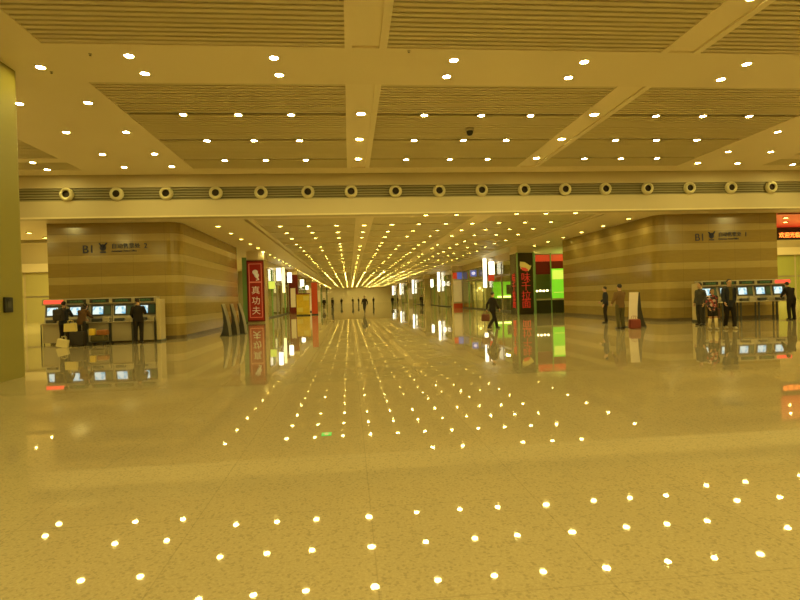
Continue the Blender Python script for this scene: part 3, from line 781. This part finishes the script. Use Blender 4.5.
DEF = dict(pelvis=(0, 0, .93), chest=(0, .0, 1.27), neck=(0, .0, 1.45), head=(0, .025, 1.60), look=0,
           sl=(-.175, 0, 1.365), el=(-.235, -.03, 1.12), wl=(-.235, .06, .89), sr=(.175, 0, 1.365), er=(.235, -.03, 1.12), wr=(.235, .06, .89),
           hl=(-.09, 0, .90), kl=(-.10, .03, .49), al=(-.10, -.02, .085), hr=(.09, 0, .90), kr=(.10, .03, .49), ar=(.10, -.02, .085))
WALK = dict(kl=(-.09, .20, .52), al=(-.09, .30, .09), kr=(.09, .0, .49), ar=(.09, -.30, .13), el=(-.235, -.13, 1.13), wl=(-.22, -.17, .88), er=(.235, .06, 1.13), wr=(.22, .20, .92))
REACH = dict(er=(.23, .14, 1.16), wr=(.16, .36, 1.16), el=(-.24, .05, 1.12), wl=(-.20, .22, .98))
BEND = dict(chest=(0, .10, 1.24), neck=(0, .18, 1.41), head=(0, .26, 1.54), sl=(-.175, .13, 1.335), sr=(.175, .13, 1.335), er=(.23, .24, 1.13), wr=(.15, .44, 1.08), el=(-.23, .22, 1.12), wl=(-.15, .42, 1.0))

def person(label, loc, face, h, pose, top, bottom, shoe, coat=.82, leg_hem=.08, hairlen=0, extra=None, group=None, res=.011, shirt=None):
    J = dict(DEF); J.update(pose)
    P = {k: Vector(v) if isinstance(v, tuple) else v for k, v in J.items()}
    t = thing('person', label, 'person', (loc[0], loc[1], 0), math.radians(face), group)
    k = h/1.72; t.scale = (k, k, k)
    # body: one surface
    b = MB()
    b.tube([P['pelvis']-Vector((0, 0, .08)), P['pelvis'], (P['pelvis']*.5+P['chest']*.5), P['chest'], P['chest']*.35+P['neck']*.65, P['neck']],
           [(.13, .095), (.155, .105), (.13, .09), (.155, .105), (.13, .08), (.06, .06)], 16)
    b.tube([P['neck']-Vector((0, 0, .03)), P['head']-Vector((0, .01, .06))], [.056, .05], 12)
    H = P['head']
    b.ball(H+Vector((0, 0, .02)), .073, .092, .098, 18); b.ball(H+Vector((0, .022, -.05)), .055, .064, .068, 14)
    b.tube([H+Vector((0, .085, .02)), H+Vector((0, .112, -.018)), H+Vector((0, .09, -.03))], [.009, .016, .012], 8)
    b.ball(H+Vector((0, .083, -.058)), .022, .012, .009, 8)
    for sx in (-1, 1): b.ball(H+Vector((sx*.075, -.005, -.005)), .012, .022, .032, 8)
    for a, c, e in (('sl', 'el', 'wl'), ('sr', 'er', 'wr')):
        b.tube([P[a], P[a]*.5+P[c]*.5, P[c], P[c]*.5+P[e]*.5, P[e]], [.052, .048, .040, .038, .026], 12); b.ball(P[a], .056, .056, .056, 10); b.ball(P[c], .041, .041, .041, 10)
        hand(b, P[e], P[e]-P[c], -1 if a == 'sl' else 1)
    for a, c, e in (('hl', 'kl', 'al'), ('hr', 'kr', 'ar')):
        b.tube([P[a], P[a]*.5+P[c]*.5, P[c], P[c]*.65+P[e]*.35, P[e]], [.085, .075, .053, .055, .036], 12); b.ball(P[a], .088, .088, .09, 10); b.ball(P[c], .055, .055, .055, 10)
        b.ball(P[e]+Vector((0, .05, -.045)), .038, .10, .035, 10)
    b.build('body', M['skin'], t, remesh=res)
    # face details
    e = MB()
    for sx in (-1, 1): e.ball(H+Vector((sx*.030, .084, .015)), .012, .006, .006, 8); e.tube([H+Vector((sx*.015, .091, .036)), H+Vector((sx*.048, .078, .036))], [.004, .004], 6)
    e.build('eyes', M['hair'], t)
    # top
    b = MB(); pv = P['pelvis']
    pts = [pv+Vector((0, 0, coat-.93)), pv, (pv*.5+P['chest']*.5), P['chest'], P['chest']*.35+P['neck']*.65, P['neck']+Vector((0, 0, .01))]
    b.tube(pts, [(.185, .135), (.18, .13), (.165, .12), (.185, .13), (.165, .10), (.07, .07)], 16)
    for a, c, ee in (('sl', 'el', 'wl'), ('sr', 'er', 'wr')):
        b.tube([P[a], P[a]*.5+P[c]*.5, P[c], P[c]*.5+P[ee]*.5, P[ee]+(P[c]-P[ee])*.04], [.070, .066, .060, .055, .045], 12); b.ball(P[a], .070, .070, .070, 10); b.ball(P[c], .062, .062, .062, 10)
    b.build('jacket', top, t, remesh=.014)
    if shirt:
        b = MB(); c_ = P['chest']
        b.prism([(-.05, 1.0), (.05, 1.0), (.045, 1.30), (.06, 1.44), (-.06, 1.44), (-.045, 1.30)], .115, .145)
        b.build('shirt_front', shirt, t)
    # trousers
    b = MB()
    b.tube([pv-Vector((0, 0, .10)), pv+Vector((0, 0, .06))], [(.165, .12), (.165, .118)], 14)
    for a, c, ee in (('hl', 'kl', 'al'), ('hr', 'kr', 'ar')):
        if leg_hem > .3:
            q = P[a]+(P[c]-P[a])*((P[a].z-leg_hem)/max(.05, P[a].z-P[c].z)) if leg_hem > P[c].z else P[c]
            b.tube([P[a], q], [.105, .10], 12); b.ball(P[a], .105, .105, .105, 10)
        else:
            b.tube([P[a], P[a]*.5+P[c]*.5, P[c], P[c]*.5+P[ee]*.5, P[ee]+Vector((0, 0, leg_hem-.085))], [.105, .092, .076, .072, .066], 12); b.ball(P[a], .105, .105, .105, 10); b.ball(P[c], .076, .076, .076, 10)
    b.build('trousers' if leg_hem < .3 else 'shorts', bottom, t, remesh=.014)
    if leg_hem > .3 and extra:
        for c, ee in (('kl', 'al'), ('kr', 'ar')):
            MB().tube([P[c]-Vector((0, 0, .02)), P[c]*.65+P[ee]*.35, P[ee]], [.064, .066, .05], 12).build('sock', extra, t, True)
    for ee in ('al', 'ar'):
        s = MB(); z0 = P[ee].z-.085
        s.tube([(P[ee].x, P[ee].y-.06, z0+.04), (P[ee].x, P[ee].y+.0, z0+.055), (P[ee].x, P[ee].y+.11, z0+.042), (P[ee].x, P[ee].y+.18, z0+.03)], [(.040, .038), (.046, .054), (.048, .040), (.036, .026)], 12)
        s.build('shoe', shoe, t, True)
    # hair
    b = MB(); b.ball(H+Vector((0, -.012, .04)), .082, .098, .092, 16)
    bm = b.bm
    for v in bm.verts:
        if v.co.y > H.y+.04 and v.co.z < H.z+.085: v.co.y = H.y+.045; 
        if v.co.z < H.z-.01 and v.co.y > H.y-.02: v.co.z = H.z-.01
    if hairlen: b.tube([H+Vector((0, -.05, .03)), H+Vector((0, -.085, -.08)), H+Vector((0, -.08, -hairlen))], [(.08, .045), (.085, .04), (.06, .03)], 12)
    b.build('hair', M['hair'], t, True)
    return t

CL = dict(black=cloth('black_cloth', (.022, .017, .014)), navy=cloth('dark_navy_cloth', (.026, .028, .036)), brown=cloth('brown_cloth', (.115, .06, .025)), grey=cloth('dark_grey_cloth', (.06, .055, .045)),
          olive=cloth('olive_cloth', (.10, .085, .035)), charcoal=cloth('charcoal_cloth', (.04, .035, .028)), tanc=cloth('tan_brown_cloth', (.17, .10, .04)))
pat = mat('patterned_cloth', (.05, .03, .04), .8)
nt = pat.node_tree; tc = nt.nodes.new('ShaderNodeTexCoord'); vv = nt.nodes.new('ShaderNodeTexVoronoi'); vv.inputs['Scale'].default_value = 11
nt.links.new(tc.outputs['Object'], vv.inputs['Vector']); sp_ = nt.nodes.new('ShaderNodeSeparateColor'); nt.links.new(vv.outputs['Color'], sp_.inputs[0])
c1 = mix_col(nt, math_node(nt, 'GREATER_THAN', sp_.outputs[0], .62), (.035, .025, .035), (.55, .38, .34))
c2 = mix_col(nt, math_node(nt, 'GREATER_THAN', sp_.outputs[1], .78), c1, (.32, .05, .05))
nt.links.new(c2, nt.nodes['Principled BSDF'].inputs['Base Color'])
SHOE = mat('dark_shoe', (.02, .015, .012), .35); PALESHOE = mat('pale_shoe', (.45, .38, .24), .5); SOCK = cloth('pale_sock', (.72, .60, .33))
BAGY = mat('pale_paper_bag', (.74, .60, .22), .6); BAGW = mat('cream_paper_bag', (.78, .68, .36), .6); BAGD = mat('dark_bag', (.03, .022, .018), .5); BAGR = mat('dark_red_bag', (.22, .035, .02), .5); BAGB = mat('brown_bag', (.12, .03, .015), .45)
BAGO = mat('orange_brown_bag', (.34, .12, .02), .55); BAGYEL = mat('bright_yellow_bag', (.85, .60, .06), .5)

p = person('person in a dark jacket with backpack at the leftmost machines, back turned', (-11.0, 21.62), 4, 1.72, REACH, CL['navy'], CL['black'], SHOE)
bp = thing('backpack', 'bulky dark backpack worn by the traveller at the leftmost machines', 'backpack', (-11.04, 21.40, .98))
MB().box(-.19, .19, -.16, .02, 0, .44).build('pack', BAGD, bp, bevel=.05); MB().box(-.14, .14, -.21, -.15, .05, .24).build('pocket', CL['charcoal'], bp, bevel=.02)
for sx in (-1, 1): MB().tube([(sx*.12, .02, .40), (sx*.13, .06, .46), (sx*.13, .12, .42)], [.02, .02, .02], 8).build('strap', BAGD, bp)
person('person in a brown top with bags, beside the backpack wearer at the machines', (-10.42, 21.72), -15, 1.68, BEND, CL['brown'], CL['charcoal'], SHOE, hairlen=.14)
person('man in black standing alone at the rightmost left machine, back turned', (-8.25, 21.62), 12, 1.76, REACH, CL['black'], CL['black'], SHOE)
d = person('man in a dark suit walking right across the corridor mouth', (6.2, 22.7), -68, 1.62, WALK, CL['black'], CL['black'], SHOE, coat=.80)
person('lone small figure in dark clothes walking far down the corridor', (1.46, 52.2), 160, 1.74, WALK, CL['black'], CL['charcoal'], SHOE, res=.014)
person('dark dressed man by the right stone wall, behind the brown jacket', (11.95, 23.9), 60, 1.72, dict(er=(.24, .06, 1.13), wr=(.12, .22, 1.0)), CL['navy'], CL['black'], SHOE)
person('man in a brown jacket seen from behind near the right stand', (10.52, 19.85), 8, 1.76, REACH, CL['tanc'], CL['olive'], SHOE)
person('dark grey dressed man left of the patterned shirt at the right machines', (14.1, 20.2), 100, 1.74, {}, CL['grey'], CL['charcoal'], SHOE)
person('child in a patterned shirt, dark shorts and pale socks', (13.05, 18.05), 170, 1.48, dict(WALK, kl=(-.09, .10, .50), al=(-.09, .12, .09), ar=(.09, -.12, .1)), pat, CL['black'], PALESHOE, coat=.74, leg_hem=.56, extra=SOCK, hairlen=.08)
person('man in a dark open jacket over olive shirt walking towards camera', (13.66, 17.98), 165, 1.80, dict(WALK, kl=(-.09, .12, .5), al=(-.09, .15, .09), ar=(.09, -.15, .1)), CL['navy'], CL['black'], PALESHOE, coat=.76, shirt=CL['olive'])
person('bulky dark figure bending to the rightmost machine under red header', (19.28, 21.55), -6, 1.74, BEND, CL['black'], CL['black'], SHOE, coat=.70)
person('dark figure cut by the right picture edge beside the last machine', (19.66, 21.2), 20, 1.70, {}, CL['charcoal'], CL['tanc'], SHOE, coat=.70)

# things carried or standing on the floor
def carrier(name, label, cat, loc, w, d, h, m, handle=True, rz=0, lean=0, bev=.015):
    t = thing(name, label, cat, loc, rz); t.rotation_euler = (0, lean, rz)
    MB().prism([(-w/2, 0), (w/2, 0), (w/2*.92, h), (-w/2*.92, h)], -d/2, d/2).build('bag_body', m, t, bevel=bev)
    if handle:
        for sy in (-1, 1): MB().tube([(-w*.22, sy*d*.3, h-.01), (-w*.17, sy*d*.3, h+.10), (0, sy*d*.3, h+.13), (w*.17, sy*d*.3, h+.10), (w*.22, sy*d*.3, h-.01)], [.008]*5, 6).build('handle', m, t)
    return t
sc_ = thing('suitcase', 'black wheeled suitcase between the two travellers at left machines', 'suitcase', (-10.28, 21.15, 0))
MB().box(-.26, .26, -.13, .13, .05, .56).build('shell', BAGD, sc_, bevel=.03)
for sx in (-1, 1):
    MB().lathe([(.0, -.02), (.03, -.02), (.03, .02), (.0, .02)], 12, 'y', (sx*.2, 0, .03)).build('wheel', M['black'], sc_)
    MB().tube([(sx*.1, .11, .55), (sx*.1, .11, .80)], [.008, .008], 6).build('handle_rod', M['steel'], sc_)
MB().tube([(-.11, .11, .80), (.11, .11, .80)], [.014, .014], 8).build('grip', M['black'], sc_)
carrier('paper_bag', 'pale yellow paper bag resting on top of the black suitcase', 'bag', (-10.52, 21.12, .565), .44, .16, .31, BAGY)
carrier('paper_bag', 'cream paper bag leaning on the floor in front of black suitcase', 'bag', (-10.68, 20.80, .005), .40, .16, .30, BAGW, lean=.22)
cart = thing('luggage_trolley', 'low luggage trolley right of the black suitcase at the machines', 'trolley', (-9.62, 21.4, 0))
MB().box(-.30, .30, -.2, .2, .11, .14).build('deck', M['kioskdark'], cart)
for sx in (-1, 1):
    for sy in (-1, 1): MB().lathe([(.0, -.02), (.055, -.02), (.055, .02), (.0, .02)], 12, 'y', (sx*.24, sy*.17, .055)).build('wheel', M['black'], cart)
MB().tube([(-.28, -.17, .14), (-.34, -.17, .6), (-.34, .17, .6), (-.28, .17, .14)], [.013]*4, 8).build('push_bar', M['steel'], cart)
carrier('travel_bag', 'olive grey travel bag lying on the luggage trolley deck', 'bag', (-9.62, 21.4, .142), .55, .34, .24, CL['olive'], False, bev=.05)
carrier('travel_bag', 'orange brown soft bag stacked upper on the luggage trolley', 'bag', (-9.49, 21.4, .385), .40, .30, .20, BAGO, False, bev=.05)
carrier('plastic_bag', 'bright yellow plastic bag leaning beside the orange brown bag', 'bag', (-9.84, 21.33, .385), .22, .16, .26, BAGYEL, False, lean=.0, bev=.03)
# briefcase in the walker's hand
carrier('handbag', 'brown bag carried by the suited man walking right', 'bag', (5.84, 22.56, .35), .38, .14, .32, BAGB, True, .1, bev=.04)
carrier('duffel_bag', 'red bag on the floor at the foot of right stand', 'bag', (11.02, 19.72, .0), .44, .24, .38, BAGR, True, bev=.05)
carrier('duffel_bag', 'dark red bag carried between the child and olive shirted man', 'bag', (13.40, 18.36, .36), .28, .2, .40, BAGB, True, .3, bev=.05)

# distant passers-by (copies)
base = None
FP = [(-4.0, 84, 'leftmost distant figure, near the left shops'), (-2.3, 74, 'distant dark figure second from left down the corridor'), (-1.7, 112, 'faint distant figure third from the left'), (.64, 107, 'faint distant figure left of the lone walker'),
      (4.4, 99, 'faint distant figure right of the lone walker'), (7.9, 98, 'left one of a distant pair in mid corridor'), (8.75, 96.5, 'right one of a distant pair in mid corridor'),
      (12.2, 90, 'left one of two distant figures by the right shops'), (12.0, 87.5, 'right one of two distant figures by the right shops'), (2.0, 120, 'tiny figure at the corridor end behind the lone walker'), (5.6, 125, 'tiny figure at the corridor end right of centre'), (-3.2, 96, 'tiny figure at far left of the corridor')]
for i, (x, y, lab) in enumerate(FP):
    if base is None: o = base = person('x', (x, y), 20, 1.72, {}, CL['black'], CL['charcoal'], SHOE, res=.02, group='distant passers-by')
    else: o = copy_tree(base)
    o.location = (x, y, 0); o.rotation_euler.z = i*1.3; o['label'] = 'person, ' + lab

# ------------------------------------------------------------------ light
def area(name, x, y, z, size, w, col=LAMP_COL, rot=(0, 0, 0), sy=None):
    l = bpy.data.lights.new(name, 'AREA'); l.energy = w; l.color = col; l.shape = 'DISK'; l.size = size
    o = bpy.data.objects.new(name, l); C.objects.link(o); o.location = (x, y, z); o.rotation_euler = rot; return o
for i, x in enumerate((-8, -4.2, .5, 4, 7.4, 11, 15)):          # unseen lamps added over and behind the camera to light the near hall
    for y in (-12, -8, -4, 0, 4):
        area('unseen_hall_lamp', x, y, HZ-.02, .3, .29*LAMP)
for x in (-18, -24, 22, 28, 34):
    for y in (-6, 2, 10, 18): area('unseen_hall_lamp', x, y, HZ-.02, .3, .9*LAMP)
for x in (-18, -25, 27, 36, 46):
    for y in (38, 50): area('far_hall_lamp', x, y, 10.3, .5, 7*LAMP)
for x in (-17, -22, 24, 30): area('passage_lamp', x, 26, CZ-.03, .3, .4*LAMP)
for y in (46, 55, 70, 80, 96, 104, 120, 130, 145, 158):
    area('shop_lamp', 16.6, y, CZ-.03, .5, 1.7*LAMP, (1, .82, .3)); area('shop_lamp', -9.8, y, CZ-.03, .5, 1.7*LAMP, (1, .82, .3))
area('shop_lamp', 16.2, 37, CZ-.03, .4, .25*LAMP, (.8, 1, .2))
wd = bpy.data.worlds.new('world'); sc.world = wd; wd.use_nodes = True
wd.node_tree.nodes['Background'].inputs[0].default_value = (1, .7, .25, 1); wd.node_tree.nodes['Background'].inputs[1].default_value = .02

sc.view_settings.view_transform = 'Standard'; sc.view_settings.look = 'None'
sc.view_settings.exposure = 0.0; sc.view_settings.gamma = 1; sc.view_settings.use_curve_mapping = False
sc.cycles.max_bounces = 8; sc.cycles.diffuse_bounces = 5; sc.cycles.glossy_bounces = 4; sc.cycles.transparent_max_bounces = 12
sc.cycles.sample_clamp_indirect = 6
sc.cycles.use_denoising = True
print('corridor lights', count, 'rest', len(rest))
